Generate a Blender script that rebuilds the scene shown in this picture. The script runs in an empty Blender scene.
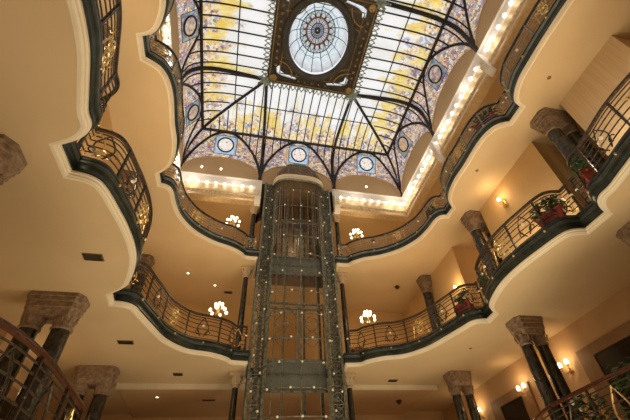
import bpy, math, random
from math import sin, cos, pi, sqrt, radians, atan2
from mathutils import Vector, Matrix, geometry
random.seed(7)
SC = bpy.context.scene
COL = SC.collection

# ------------------------------------------------------------------ levels (metres, eye height of the photographer = 0)
GROUND = -3.6
H1, H2, H3 = 0.566, 5.166, 9.766       # undersides of the three galleries
SLAB = 0.46
HC = 13.45                             # ceiling of the top gallery
Z0 = 14.944                            # foot of the glass vault
W, B = 6.453, 4.677                    # half width of the vault, bay length
LEN = 3 * B
FX, FY0, FY1, ZF = 2.42, -4.38, -9.5, 18.452   # flat centre frame
XW = 8.9                               # side walls
YB = 4.2                               # back wall
YF = -20.0

# ------------------------------------------------------------------ mesh helper
class MB:
    def __init__(s): s.v = []; s.f = []; s.t = {}
    def add(s, vs, fs):
        o = len(s.v); s.v += [tuple(p) for p in vs]
        s.f += [tuple(i + o for i in f) for f in fs]; return s
    def box(s, c, d, rz=0.0, taper=1.0):
        x, y, z = d[0] / 2, d[1] / 2, d[2] / 2; ca, sa = cos(rz), sin(rz); vs = []
        for k in (-1, 1):
            t = taper if k < 0 else 1.0
            for a, b in ((-1, -1), (1, -1), (1, 1), (-1, 1)):
                px, py = a * x * t, b * y * t
                vs.append((c[0] + px * ca - py * sa, c[1] + px * sa + py * ca, c[2] + k * z))
        return s.add(vs, [(3, 2, 1, 0), (4, 5, 6, 7), (0, 1, 5, 4), (1, 2, 6, 5), (2, 3, 7, 6), (3, 0, 4, 7)])
    def tube(s, path, r, n=6, closed=False):
        P = [Vector(p) for p in path]; m = len(P); vs = []; fs = []
        up = None
        for i in range(m):
            if closed: t = P[(i + 1) % m] - P[i - 1]
            else: t = P[min(i + 1, m - 1)] - P[max(i - 1, 0)]
            if t.length < 1e-9: t = Vector((0, 0, 1))
            t.normalize()
            if up is None:
                up = Vector((0, 0, 1)) if abs(t.z) < .9 else Vector((1, 0, 0))
            a = up - t * up.dot(t)
            if a.length < 1e-6: a = t.orthogonal()
            a.normalize(); up = a; b = t.cross(a)
            rr = r[i] if isinstance(r, (list, tuple)) else r
            for k in range(n):
                q = 2 * pi * k / n
                vs.append(P[i] + a * (cos(q) * rr) + b * (sin(q) * rr))
        for i in range(m if closed else m - 1):
            j = (i + 1) % m
            for k in range(n):
                l = (k + 1) % n
                fs.append((i * n + k, i * n + l, j * n + l, j * n + k))
        if not closed:
            fs.append(tuple(range(n))[::-1]); fs.append(tuple((m - 1) * n + k for k in range(n)))
        return s.add(vs, fs)
    def lathe(s, prof, n=16, c=(0, 0, 0), sx=1.0, sy=1.0):
        vs = []; fs = []; m = len(prof)
        for r, z in prof:
            for k in range(n):
                q = 2 * pi * k / n
                vs.append((c[0] + r * sx * cos(q), c[1] + r * sy * sin(q), c[2] + z))
        for i in range(m - 1):
            for k in range(n):
                l = (k + 1) % n
                fs.append((i * n + k, i * n + l, (i + 1) * n + l, (i + 1) * n + k))
        fs.append(tuple(range(n))[::-1]); fs.append(tuple((m - 1) * n + k for k in range(n)))
        return s.add(vs, fs)
    def sphere(s, c, r, n=10, m=6, sz=1.0):
        return s.lathe([(max(r * sin(pi * i / m), 1e-4), -r * sz * cos(pi * i / m)) for i in range(m + 1)], n, c)
    def sweep(s, path, prof, closed=True):
        """profile [(d, z)] swept along a plan polyline; d is towards the void (right of travel)"""
        nn = normals(path); vs = []; fs = []; m = len(prof)
        for (x, y), (nx, ny) in zip(path, nn):
            for d, z in prof: vs.append((x + nx * d, y + ny * d, z))
        for i in range(len(path) - 1):
            for k in range(m if closed else m - 1):
                l = (k + 1) % m
                fs.append((i * m + k, i * m + l, (i + 1) * m + l, (i + 1) * m + k))
        if closed:
            fs.append(tuple(range(m))[::-1]); fs.append(tuple((len(path) - 1) * m + k for k in range(m)))
        return s.add(vs, fs)
    def grid(s, rows):
        n = len(rows[0]); vs = [p for r in rows for p in r]; fs = []
        for i in range(len(rows) - 1):
            for k in range(n - 1):
                fs.append((i * n + k, i * n + k + 1, (i + 1) * n + k + 1, (i + 1) * n + k))
        return s.add(vs, fs)
    def poly(s, pts, z0, z1):
        """flat slab from a plan polygon"""
        tri = geometry.tessellate_polygon([[Vector((x, y, 0)) for x, y in pts]])
        n = len(pts); vs = [(x, y, z0) for x, y in pts] + [(x, y, z1) for x, y in pts]
        fs = [tuple(t) for t in tri] + [tuple(i + n for i in t[::-1]) for t in tri]
        fs += [(i, (i + 1) % n, (i + 1) % n + n, i + n) for i in range(n)]
        return s.add(vs, fs)
    def mesh(s, name, mat, smooth=True):
        me = bpy.data.meshes.new(name); me.from_pydata(s.v, [], s.f); me.validate()
        import bmesh
        bm = bmesh.new(); bm.from_mesh(me); bmesh.ops.recalc_face_normals(bm, faces=bm.faces)
        bm.to_mesh(me); bm.free()
        if mat: me.materials.append(mat)
        if smooth:
            me.polygons.foreach_set('use_smooth', [True] * len(me.polygons))
            try: me.set_sharp_from_angle(angle=radians(38))
            except Exception: pass
        return me
    def build(s, name, mat, parent=None, smooth=True, loc=None):
        return place(s.mesh(name, mat, smooth), name, parent, loc)

def place(me, name, parent=None, loc=None, rz=0.0, scale=None):
    o = bpy.data.objects.new(name, me); COL.objects.link(o)
    if parent: o.parent = parent
    if loc is not None: o.location = loc
    if rz: o.rotation_euler = (0, 0, rz)
    if scale: o.scale = scale
    return o
def tag(o, label=None, cat=None, group=None, kind=None):
    if label: o['label'] = label
    if cat: o['category'] = cat
    if group: o['group'] = group
    if kind: o['kind'] = kind
    return o
def thing(name, loc, label, cat, group=None, rz=0.0):
    o = bpy.data.objects.new(name, None); COL.objects.link(o)
    o.location = loc; o.rotation_euler = (0, 0, rz); o.empty_display_size = .2
    return tag(o, label, cat, group)
def struct(mb, name, mat, parent=None, smooth=False):
    o = mb.build(name, mat, parent, smooth)
    if not parent: o['kind'] = 'structure'
    return o
def normals(path):
    n = len(path); out = []
    segs = []
    for i in range(n - 1):
        dx, dy = path[i + 1][0] - path[i][0], path[i + 1][1] - path[i][1]
        l = math.hypot(dx, dy) or 1e-9; segs.append((dy / l, -dx / l))
    for i in range(n):
        a = segs[max(i - 1, 0)]; b = segs[min(i, n - 2)]
        mx, my = a[0] + b[0], a[1] + b[1]; l = math.hypot(mx, my) or 1e-9
        mx /= l; my /= l; k = mx * b[0] + my * b[1]; k = 1 / max(k, .6)
        out.append((mx * k, my * k))
    return out
def offset(path, d):
    return [(x + nx * d, y + ny * d) for (x, y), (nx, ny) in zip(path, normals(path))]

# ------------------------------------------------------------------ materials
def nodes(name):
    m = bpy.data.materials.new(name); m.use_nodes = True
    nt = m.node_tree; bs = nt.nodes['Principled BSDF']; return m, nt, bs
def mix_noise(name, c1, c2, scale, rough=.6, metal=0.0, bump=0.0, detail=6, emit=None, stretch=None, spec=.5, lo=.35, hi=.65):
    m, nt, bs = nodes(name); N = nt.nodes; L = nt.links
    tc = N.new('ShaderNodeTexCoord'); no = N.new('ShaderNodeTexNoise'); no.inputs['Scale'].default_value = scale
    no.inputs['Detail'].default_value = detail
    src = tc.outputs['Object']
    if stretch:
        mp = N.new('ShaderNodeMapping'); mp.inputs['Scale'].default_value = stretch
        L.new(src, mp.inputs['Vector']); src = mp.outputs['Vector']
    L.new(src, no.inputs['Vector'])
    cr = N.new('ShaderNodeValToRGB'); cr.color_ramp.elements[0].position = lo; cr.color_ramp.elements[1].position = hi
    cr.color_ramp.elements[0].color = (*c1, 1); cr.color_ramp.elements[1].color = (*c2, 1)
    L.new(no.outputs['Fac'], cr.inputs['Fac']); L.new(cr.outputs['Color'], bs.inputs['Base Color'])
    bs.inputs['Roughness'].default_value = rough; bs.inputs['Metallic'].default_value = metal
    bs.inputs['Specular IOR Level'].default_value = spec
    if bump:
        bp = N.new('ShaderNodeBump'); bp.inputs['Strength'].default_value = bump; bp.inputs['Distance'].default_value = .03
        L.new(no.outputs['Fac'], bp.inputs['Height']); L.new(bp.outputs['Normal'], bs.inputs['Normal'])
    if emit:
        bs.inputs['Emission Color'].default_value = (*emit[0], 1); bs.inputs['Emission Strength'].default_value = emit[1]
    return m
M = {}
M['plaster'] = mix_noise('ceiling_plaster', (.60, .455, .265), (.64, .49, .295), .7, .75)
M['plaster_low'] = mix_noise('wall_plaster', (.56, .37, .20), (.60, .41, .23), .8, .75)
M['wall_top'] = mix_noise('ochre_wall', (.60, .40, .19), (.65, .45, .22), .8, .7)
M['lunette'] = mix_noise('lunette_plaster', (.50, .35, .20), (.55, .39, .225), .9, .8)
M['cream'] = mix_noise('cream_moulding', (.76, .67, .50), (.81, .73, .57), 2.0, .5)
M['white'] = mix_noise('white_cornice', (.84, .80, .74), (.90, .86, .80), 6.0, .55, bump=.25)
M['giltedge'] = mix_noise('gilt_moulding', (.70, .50, .27), (.82, .66, .42), 9.0, .4, .25, bump=.3)
M['green'] = mix_noise('green_iron', (.022, .034, .029), (.050, .064, .054), 5.0, .30, .55)
M['bead'] = mix_noise('bead_highlight', (.16, .19, .185), (.26, .29, .28), 5.0, .28, .5)  # pale grey paints the sky highlight on the top fascia
M['bead_dark'] = mix_noise('faint_bead_highlight', (.045, .058, .052), (.09, .105, .097), 5.0, .3, .5)  # weaker painted highlight for the two lower fascias
M['iron_lit'] = mix_noise('lit_grey_iron', (.20, .18, .14), (.42, .385, .31), 12.0, .45, .3)  # paler copy of the iron, painted as if lit, for the top railings
M['iron'] = mix_noise('dark_iron', (.035, .028, .022), (.10, .075, .055), 14.0, .38, .6)
M['steel'] = mix_noise('lift_steel', (.08, .09, .07), (.27, .275, .215), 9.0, .42, .35)
M['panel'] = mix_noise('lift_panel', (.13, .145, .125), (.19, .205, .18), 2.0, .5, .2)
M['bronze'] = mix_noise('skylight_bronze', (.020, .019, .016), (.055, .047, .036), 5.0, .45, .3)
M['ring'] = mix_noise('dark_ring', (.035, .035, .034), (.06, .06, .056), 3.0, .5, .2)
M['lead'] = mix_noise('black_rib', (.012, .011, .014), (.03, .026, .03), 8.0, .5, .3)
M['gold'] = mix_noise('gilt_metal', (.62, .42, .15), (.85, .66, .32), 18.0, .32, .75)
M['oldgold'] = mix_noise('tarnished_gilt', (.20, .13, .05), (.42, .30, .13), 14.0, .45, .4)
M['brass'] = mix_noise('brass', (.55, .35, .12), (.75, .52, .2), 12.0, .3, .8)
M['rust'] = mix_noise('rust_ring', (.16, .07, .045), (.26, .13, .09), 6.0, .5)
M['teal'] = mix_noise('verdigris_lace', (.13, .21, .20), (.42, .50, .47), 9.0, .5, .2)
M['capital'] = mix_noise('brown_stone', (.135, .088, .054), (.27, .19, .125), 9.0, .55, bump=.5)
M['capital_low'] = mix_noise('brown_stone_low', (.18, .12, .078), (.34, .245, .17), 9.0, .55, bump=.5)
M['capital_light'] = mix_noise('cream_stone', (.48, .36, .23), (.62, .49, .33), 10.0, .55, bump=.6)
M['marble'] = mix_noise('black_marble', (.010, .011, .010), (.045, .043, .036), 7.0, .16, detail=9)
M['upper'] = mix_noise('tan_bar', (.20, .16, .11), (.34, .28, .2), 9.0, .5, .2)
M['cowl'] = mix_noise('dark_brown_cowl', (.10, .058, .03), (.17, .10, .055), 4.0, .6)
M['brownwall'] = mix_noise('brown_panelling', (.25, .16, .09), (.32, .21, .12), 3.0, .6)
M['wood'] = mix_noise('mahogany', (.030, .009, .006), (.075, .021, .012), 12.0, .25, stretch=(1, 1, 6))
M['dark'] = mix_noise('dark_doorway', (.010, .008, .006), (.025, .016, .012), 2.0, .25)
M['frame'] = mix_noise('door_surround', (.26, .15, .075), (.32, .19, .10), 4.0, .5)
M['pot'] = mix_noise('red_pot', (.16, .018, .015), (.26, .04, .03), 6.0, .35)
M['leaf'] = mix_noise('leaf_green', (.018, .055, .014), (.06, .13, .035), 5.0, .5)
M['petal'] = mix_noise('pale_petal', (.55, .45, .40), (.75, .66, .58), 5.0, .6)
M['vent'] = mix_noise('bronze_vent', (.15, .10, .055), (.24, .165, .095), 8.0, .5)
M['floor'] = mix_noise('stone_floor', (.42, .30, .19), (.50, .38, .25), 1.2, .4)
M['curtain'] = mix_noise('ribbed_panelling', (.62, .46, .28), (.70, .54, .34), 3.0, .7, stretch=(1, 9, .2))
M['bulb'] = mix_noise('lamp_glass', (.9, .8, .6), (.95, .85, .65), 3.0, .3, emit=((1, .80, .50), 6.0))
M['globe'] = mix_noise('opal_globe', (.75, .68, .52), (.85, .78, .6), 3.0, .3, emit=((1, .86, .60), .12))
M['cglobe'] = mix_noise('cornice_globe', (.9, .87, .8), (.95, .9, .84), 3.0, .3, emit=((1, .92, .78), 3.6))
M['spot'] = mix_noise('spot_glass', (.9, .85, .72), (.95, .9, .78), 3.0, .3, emit=((1, .85, .6), 3.0))

def glass(name, kind):
    """leaded coloured glass lit from behind by the sky: translucent, coloured by the bay's own height attribute"""
    m = bpy.data.materials.new(name); m.use_nodes = True; nt = m.node_tree; N = nt.nodes; L = nt.links
    for n in list(N):
        if n.type != 'OUTPUT_MATERIAL': N.remove(n)
    out = [n for n in N if n.type == 'OUTPUT_MATERIAL'][0]
    tr = N.new('ShaderNodeBsdfTranslucent'); gl = N.new('ShaderNodeBsdfGlossy'); gl.inputs['Roughness'].default_value = .25
    gl.inputs['Color'].default_value = (.8, .8, .8, 1)
    mx = N.new('ShaderNodeMixShader'); mx.inputs[0].default_value = .03
    L.new(tr.outputs[0], mx.inputs[1]); L.new(gl.outputs[0], mx.inputs[2]); L.new(mx.outputs[0], out.inputs[0])
    tc = N.new('ShaderNodeTexCoord'); at = N.new('ShaderNodeAttribute'); at.attribute_name = 'rise'
    def noise(sc, det=4.0):
        n = N.new('ShaderNodeTexNoise'); n.inputs['Scale'].default_value = sc; n.inputs['Detail'].default_value = det
        L.new(tc.outputs['Object'], n.inputs['Vector']); return n.outputs['Fac']
    def ramp(src, stops, interp='LINEAR'):
        r = N.new('ShaderNodeValToRGB'); r.color_ramp.interpolation = interp
        e = r.color_ramp.elements
        while len(e) < len(stops): e.new(.5)
        for q, (p, c) in zip(e, stops): q.position = p; q.color = (*c, 1)
        L.new(src, r.inputs['Fac']); return r.outputs['Color']
    def math_(op, a, b):
        n = N.new('ShaderNodeMath'); n.operation = op
        for i, q in enumerate((a, b)):
            if isinstance(q, (int, float)): n.inputs[i].default_value = q
            else: L.new(q, n.inputs[i])
        return n.outputs[0]
    def mixc(f, a, b, mode='MIX'):
        n = N.new('ShaderNodeMix'); n.data_type = 'RGBA'; n.blend_type = mode
        for i, q in ((0, f), (6, a), (7, b)):
            if isinstance(q, (int, float)): n.inputs[i].default_value = q
            elif isinstance(q, tuple): n.inputs[i].default_value = (*q, 1)
            else: L.new(q, n.inputs[i])
        return n.outputs[2]
    vo = N.new('ShaderNodeTexVoronoi'); vo.inputs['Scale'].default_value = 7.5; L.new(tc.outputs['Object'], vo.inputs['Vector'])
    ve = N.new('ShaderNodeTexVoronoi'); ve.feature = 'DISTANCE_TO_EDGE'; ve.inputs['Scale'].default_value = 7.5; L.new(tc.outputs['Object'], ve.inputs['Vector'])
    came = ramp(ve.outputs['Distance'], [(.02, (.35, .33, .33)), (.07, (1, 1, 1))])
    sep = N.new('ShaderNodeSeparateColor'); L.new(vo.outputs['Color'], sep.inputs[0])
    mosaic = ramp(sep.outputs[0], [(0, (.06, .09, .28)), (.13, (.30, .25, .44)), (.24, (.74, .48, .36)), (.44, (.88, .76, .60)),
                                   (.64, (.94, .86, .70)), (.78, (.90, .52, .14)), (.90, (.30, .42, .62)), (.97, (.50, .10, .07))], 'CONSTANT')
    if kind == 'slope':
        inv = math_('SUBTRACT', 1.0, at.outputs['Fac'])
        ar = N.new('ShaderNodeAttribute'); ar.attribute_name = 'run'
        cb = N.new('ShaderNodeCombineXYZ'); L.new(math_('MULTIPLY', ar.outputs['Fac'], 2.0), cb.inputs[0]); L.new(math_('MULTIPLY', at.outputs['Fac'], 2.2), cb.inputs[1])
        def streak(sc, det):
            n = N.new('ShaderNodeTexNoise'); n.inputs['Scale'].default_value = sc; n.inputs['Detail'].default_value = det
            L.new(cb.outputs[0], n.inputs['Vector']); return n.outputs['Fac']
        fine = streak(2.6, 3); clump = streak(.75, 3)
        white = mixc(ramp(noise(.8, 3), [(.42, (0, 0, 0)), (.60, (1, 1, 1))]), (1.0, .985, .96), (.93, .90, .84))
        gold = mixc(ramp(fine, [(.38, (0, 0, 0)), (.62, (1, 1, 1))]), (.92, .60, .08), (.95, .80, .36))
        k = math_('ADD', math_('MULTIPLY', inv, .95), math_('MULTIPLY', math_('SUBTRACT', clump, .5), 1.9))
        k = math_('ADD', k, math_('MULTIPLY', math_('SUBTRACT', fine, .5), .8))
        c = mixc(ramp(k, [(.50, (0, 0, 0)), (.68, (1, 1, 1))]), white, gold)
        n2 = N.new('ShaderNodeTexNoise'); n2.inputs['Scale'].default_value = 1.3; n2.inputs['Detail'].default_value = 3
        mp = N.new('ShaderNodeMapping'); mp.inputs['Location'].default_value = (7.3, 2.1, 4.4); L.new(tc.outputs['Object'], mp.inputs['Vector']); L.new(mp.outputs['Vector'], n2.inputs['Vector'])
        v = math_('ADD', math_('MULTIPLY', inv, .55), math_('MULTIPLY', n2.outputs['Fac'], 1.0))
        c = mixc(math_('MULTIPLY', ramp(v, [(.84, (0, 0, 0)), (1.0, (1, 1, 1))]), .8), c, mosaic)
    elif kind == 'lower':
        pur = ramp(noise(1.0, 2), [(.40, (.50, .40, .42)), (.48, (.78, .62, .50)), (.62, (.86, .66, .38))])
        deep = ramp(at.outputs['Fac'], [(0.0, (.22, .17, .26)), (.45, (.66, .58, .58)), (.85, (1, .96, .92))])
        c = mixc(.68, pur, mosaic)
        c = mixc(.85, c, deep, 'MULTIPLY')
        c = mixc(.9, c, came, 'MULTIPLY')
    elif kind == 'blue':
        c = mixc(ramp(noise(9, 2), [(.4, (0, 0, 0)), (.6, (1, 1, 1))]), (.38, .58, .80), (.62, .78, .92))
    elif kind == 'rose':
        v2 = N.new('ShaderNodeTexVoronoi'); v2.inputs['Scale'].default_value = 13.0; L.new(tc.outputs['Object'], v2.inputs['Vector'])
        s2 = N.new('ShaderNodeSeparateColor'); L.new(v2.outputs['Color'], s2.inputs[0])
        c = ramp(s2.outputs[1], [(0, (1, .95, .90)), (.42, (1, .86, .72)), (.64, (1, .90, .60)), (.82, (.92, .66, .56)), (.95, (.45, .4, .55))], 'CONSTANT')
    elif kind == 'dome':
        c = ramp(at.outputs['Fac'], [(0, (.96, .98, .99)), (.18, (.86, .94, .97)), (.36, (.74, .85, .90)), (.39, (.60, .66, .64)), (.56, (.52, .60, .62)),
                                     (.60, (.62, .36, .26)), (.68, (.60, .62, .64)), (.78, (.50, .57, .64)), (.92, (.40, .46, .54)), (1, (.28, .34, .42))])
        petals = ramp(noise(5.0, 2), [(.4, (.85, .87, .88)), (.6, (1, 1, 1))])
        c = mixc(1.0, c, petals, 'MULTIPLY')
    L.new(c, tr.inputs['Color']); return m
for k in ('slope', 'lower', 'blue', 'rose', 'dome'): M['g_' + k] = glass(k + '_leaded_glass', k)

def rise(o, vals):
    a = o.data.attributes.new('rise', 'FLOAT', 'POINT'); a.data.foreach_set('value', vals)

# ------------------------------------------------------------------ gallery plan curves
def catmull(P, k=6):
    out = []
    for i in range(len(P) - 1):
        p0 = P[max(i - 1, 0)]; p1 = P[i]; p2 = P[i + 1]; p3 = P[min(i + 2, len(P) - 1)]
        for j in range(k):
            t = j / k; r = []
            for a in (0, 1):
                r.append(.5 * (2 * p1[a] + (p2[a] - p0[a]) * t + (2 * p0[a] - 5 * p1[a] + 4 * p2[a] - p3[a]) * t * t + (3 * p1[a] - p0[a] - 3 * p2[a] + p3[a]) * t ** 3))
            out.append(tuple(r))
    out.append(P[-1]); return out
LIFTX, LIFTY = 1.92, 1.55
PLAN = {
 3: [[(1.93, -.15), (2.42, -.18), (2.64, -.44), (3.1, -.78), (3.85, -1.12), (4.6, -1.74), (5.1, -2.55), (5.28, -3.3), (5.33, -3.92), (5.46, -4.2), (5.73, -4.29)],
     [(5.75, -4.86), (5.37, -5.26), (5.18, -5.75), (5.09, -6.4), (5.11, -7.1), (5.09, -8.05), (5.17, -8.6), (5.33, -8.9), (5.52, -9.03), (5.74, -9.13)],
     [(5.75, -9.81), (5.44, -9.95), (5.25, -10.23), (5.11, -10.7), (5.08, -11.3), (5.07, -12.0), (5.12, -13.2), (5.3, -13.9), (5.7, -14.1)],
     [(5.74, -14.7), (5.3, -15.1), (5.1, -16), (5.1, -18), (5.1, -19.9)]],
 2: [[(1.93, -.18), (2.46, -.26), (2.68, -.55), (3.2, -.92), (3.98, -1.2), (4.6, -1.95), (4.93, -2.9), (5.16, -3.68), (5.28, -4.08), (5.48, -4.24), (5.78, -4.28)],
     [(5.74, -4.86), (5.34, -5.25), (5.12, -5.8), (4.96, -6.5), (4.93, -7.1), (4.99, -7.75), (5.08, -8.25), (5.2, -8.8), (5.36, -9.03), (5.72, -9.12)],
     [(5.75, -9.84), (5.38, -10.05), (5.18, -10.3), (5.17, -10.6), (5.06, -11.1), (4.93, -11.75), (4.92, -12.5), (5.05, -13.3), (5.3, -13.9), (5.7, -14.1)],
     [(5.74, -14.7), (5.3, -15.1), (5.0, -16), (4.95, -18), (4.95, -19.9)]],
 1: [[(1.93, -.18), (2.46, -.26), (2.68, -.55), (3.2, -.92), (3.98, -1.2), (4.6, -1.95), (4.93, -2.9), (5.16, -3.68), (5.28, -4.08), (5.48, -4.24), (5.78, -4.28)],
     [(5.74, -4.86), (5.34, -5.3), (5.02, -5.95), (4.78, -6.7), (4.72, -7.5), (4.71, -8.3), (4.72, -9.0), (4.78, -9.55), (4.92, -10.05), (5.2, -10.5), (5.74, -10.75)],
     [(5.75, -11.4), (5.38, -11.6), (5.18, -12.0), (5.05, -12.9), (5.0, -14), (4.95, -16), (4.95, -19.9)]],
}
def segs(level, right=False):
    d = .16 if (right and level == 1) else 0
    return [[(x - (d if k else 0), y) for x, y in catmull(s)] for k, s in enumerate(PLAN[level])]
def mirror(path): return [(-x, y) for x, y in path][::-1]
def fullright(level, right=False):
    out = []
    for s in segs(level, right): out += s
    return out
def fullpath(level):
    r = fullright(level)
    return mirror(r) + [(-LIFTX, LIFTY), (LIFTX, LIFTY)] + fullright(level, True)
HB = {1: H1, 2: H2, 3: H3}

# ------------------------------------------------------------------ room shell
def wallbox(name, x0, x1, y0, y1, z0, z1, mat, parent=None):
    return struct(MB().box(((x0 + x1) / 2, (y0 + y1) / 2, (z0 + z1) / 2), (x1 - x0, y1 - y0, z1 - z0)), name, M[mat], parent)
TOPZ = 14.2
wallbox('floor', -9.3, 9.3, YF - .4, 6.6, GROUND - .2, GROUND, 'floor')
wallbox('wall_left', -XW - .3, -XW, YF, 6.4, GROUND, TOPZ, 'plaster_low')
wallbox('wall_right', XW, XW + .3, YF, 6.4, GROUND, TOPZ, 'plaster_low')
wallbox('wall_front', -XW - .3, XW + .3, YF - .3, YF, GROUND, TOPZ, 'plaster_low')
wallbox('wall_back', -XW - .3, XW + .3, 6.0, 6.3, GROUND, H2 + .02, 'plaster_low')
wallbox('wall_back', -XW, XW, YB, YB + .3, H2 + SLAB, TOPZ, 'wall_top')
# the ceiling of the top gallery, with the opening of the glass vault
wallbox('ceiling', W, XW, YF, YB, HC, HC + .25, 'wall_top')
wallbox('ceiling', -XW, -W, YF, YB, HC, HC + .25, 'wall_top')
wallbox('ceiling', -W, -2.0, 0, YB, HC, HC + .25, 'wall_top')
wallbox('ceiling', 2.0, W, 0, YB, HC, HC + .25, 'wall_top')
wallbox('ceiling', -2.0, 2.0, 1.6, YB, HC, HC + .25, 'wall_top')
wallbox('ceiling', -2.05, 2.05, .02, 1.75, Z0 + .02, Z0 + .12, 'brownwall')
wallbox('wall_back', -2.1, 2.1, 1.62, 1.75, HC + .25, Z0 + .02, 'brownwall')
wallbox('wall_left', -2.12, -2.0, .02, 1.75, HC, Z0 + .02, 'brownwall')
wallbox('wall_right', 2.0, 2.12, .02, 1.75, HC, Z0 + .02, 'brownwall')
wallbox('ceiling', -W, W, YF, -LEN, HC, HC + .25, 'wall_top')
# dropped ceiling behind the beam over the first gallery
wallbox('ceiling', -6.5, 6.6, 1.95, 6.0, H2 - .14, H2 - .005, 'plaster_low')
wallbox('trim_1', -6.55, 6.65, 1.83, 1.95, H2 - .19, H2 - .005, 'cream')

for lv in (1, 2, 3):
    P = fullpath(lv); hb = HB[lv]
    yb = 6.0 if lv < 3 else YB
    outer = [(XW, YF), (XW, yb), (-XW, yb), (-XW, YF)]
    sl = struct(MB().poly(P + outer, hb, hb + SLAB), 'floor', M['plaster'])
    mb = MB().sweep(P, [(-.05, -.002), (.0, -.002), (.012, .02), (.035, .03), (.045, .06), (.07, .075), (.075, .115), (-.05, .115)])
    struct(mb, 'trim_2', M['cream'], None, True)
    g = MB().sweep(P, [(-.04, .116), (.08, .116), (.09, .14), (.078, .16), (.075, .26), (.095, .30), (.10, .40), (.115, .42), (.12, .46), (.105, .49), (.06, .50), (-.04, .50)])
    g.v = [(x, y, z + hb) for x, y, z in g.v]
    go = struct(g, 'trim_3', M['green'], None, True)
    o = bpy.data.objects[[q.name for q in COL.objects if q.name.startswith('trim_2')][-1]]
    o.location.z = hb
    # little gilt studs along the green band
    bd_ = MB().sweep(P, [(.05, .31), (.115, .31), (.13, .335), (.13, .365), (.115, .39), (.05, .39)])  # half-round strip whose colour stands in for the fascia's highlight
    bd_.v = [(x, y, z + hb) for x, y, z in bd_.v]
    struct(bd_, 'trim_7', M['bead' if lv == 3 else 'bead_dark'], None, True)
    stud = MB().sphere((0, 0, 0), .035, 8, 5).mesh('stud', M['gold'])
    for side in (-1, 1):
        for sg in segs(lv)[:3]:
            q = resamp = None
            L = 0; nxt = .7
            off = offset(sg, .14)
            for a, b in zip(off, off[1:]):
                d = math.hypot(b[0] - a[0], b[1] - a[1])
                while L + d > nxt and nxt < 60:
                    t = (nxt - L) / d
                    x, y = a[0] + (b[0] - a[0]) * t, a[1] + (b[1] - a[1]) * t
                    if y > -13.5: place(stud, 'stud', go, (side * x, y, hb + .37))
                    nxt += 1.15
                L += d

# walls standing between the columns on the second gallery, and piers on the first
BLK = [(-2.35, YB, 'wall_top'), (-8.6, -4.95, 'wall_top'), (-12.4, -10.15, 'curtain')]
for side, nm in ((1, 'wall_right'), (-1, 'wall_left')):
    for lv in (2, 3):
        zt = H3 if lv == 2 else HC
        for y0, y1, mt in BLK:
            x0, x1 = sorted((side * 6.85 if lv == 2 else side * 7.6, side * XW))
            wallbox(nm, x0, x1, y0, y1, HB[lv] + SLAB, zt, mt if lv == 2 else 'wall_top')
    for y in (-2.25, 3.3):
        x0, x1 = sorted((side * 8.66, side * XW))
        wallbox(nm, x0, x1, y - .35, y + .35, H1 + SLAB, H2, 'plaster_low')

# ------------------------------------------------------------------ railings
postM = {}
def rail_meshes(hi, IR):
    if hi in postM: return postM[hi]
    p = MB().box((0, 0, hi / 2), (.046, .046, hi)); p.sphere((0, 0, hi * .52), .038, 8, 5); p.sphere((0, 0, hi * .2), .03, 8, 5)
    o = MB()
    for zc, r in ((.66, .15 * hi), (.34, .17 * hi)):
        o.tube([(r * cos(t), .0, hi * zc + r * sin(t)) for t in [2 * pi * k / 18 for k in range(18)]], .024, 6, True)
        o.tube([(r * .5 * cos(t), .0, hi * zc + r * .5 * sin(t)) for t in [2 * pi * k / 12 for k in range(12)]], .018, 5, True)
    for s in (-1, 1):
        o.tube([(s * (.16 + .20 * t), 0, hi * .5 + .17 * sin(t * pi * 1.4) - .25 * t * t) for t in [k / 10 for k in range(11)]], .02, 5)
        o.tube([(s * (.14 + .17 * t), 0, hi * .52 + .22 * t - .1 * t * t) for t in [k / 8 for k in range(9)]], .018, 5)
        o.sphere((s * .33, 0, hi * .5 + .11), .035, 8, 5)
    sc = MB()
    for s in (-1, 1):
        sc.tube([(s * (.05 + .16 * sin(t * 3.6) * (1 - .3 * t)), 0, .12 + .75 * hi * t) for t in [k / 14 for k in range(15)]], .018, 5)
        sc.tube([(s * (.20 - .06 * t) + .07 * cos(t * 5.5), 0, .25 + .07 * sin(t * 5.5)) for t in [k / 12 for k in range(13)]], .016, 5)
    n = MB().lathe([(.06, 0), (.06, .08), (.035, .12), (.03, hi * .6), (.05, hi * .7), (.03, hi * .8), (.045, hi * .95), (.02, hi)], 10)
    g = MB().sphere((0, 0, 0), .045, 10, 7)
    postM[hi] = dict(post=p.mesh('post', IR), orn=o.mesh('ornament', M['gold']), newel=n.mesh('newel', IR),
                     scroll=sc.mesh('scroll', IR), gilt=sc.mesh('scroll', M['gold']), globe=g.mesh('globe_lamp', M['globe']))
    return postM[hi]
def along(path, ds):
    """points and directions at arc lengths"""
    out = []; L = 0; i = 0; ds = sorted(ds)
    for a, b in zip(path, path[1:]):
        d = math.hypot(b[0] - a[0], b[1] - a[1])
        while i < len(ds) and L + d >= ds[i]:
            t = (ds[i] - L) / max(d, 1e-6)
            out.append((a[0] + (b[0] - a[0]) * t, a[1] + (b[1] - a[1]) * t, atan2(b[1] - a[1], b[0] - a[0]))); i += 1
        L += d
    return out
def plen(path): return sum(math.hypot(b[0] - a[0], b[1] - a[1]) for a, b in zip(path, path[1:]))
def trim_ends(path, d):
    L = plen(path); ins = [p for p, q in zip(path, cum(path)) if d < q < L - d]
    a = along(path, [d])[0]; b = along(path, [L - d])[0]
    return [a[:2]] + ins + [b[:2]]
def cum(path):
    out = [0]
    for a, b in zip(path, path[1:]): out.append(out[-1] + math.hypot(b[0] - a[0], b[1] - a[1]))
    return out
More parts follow.
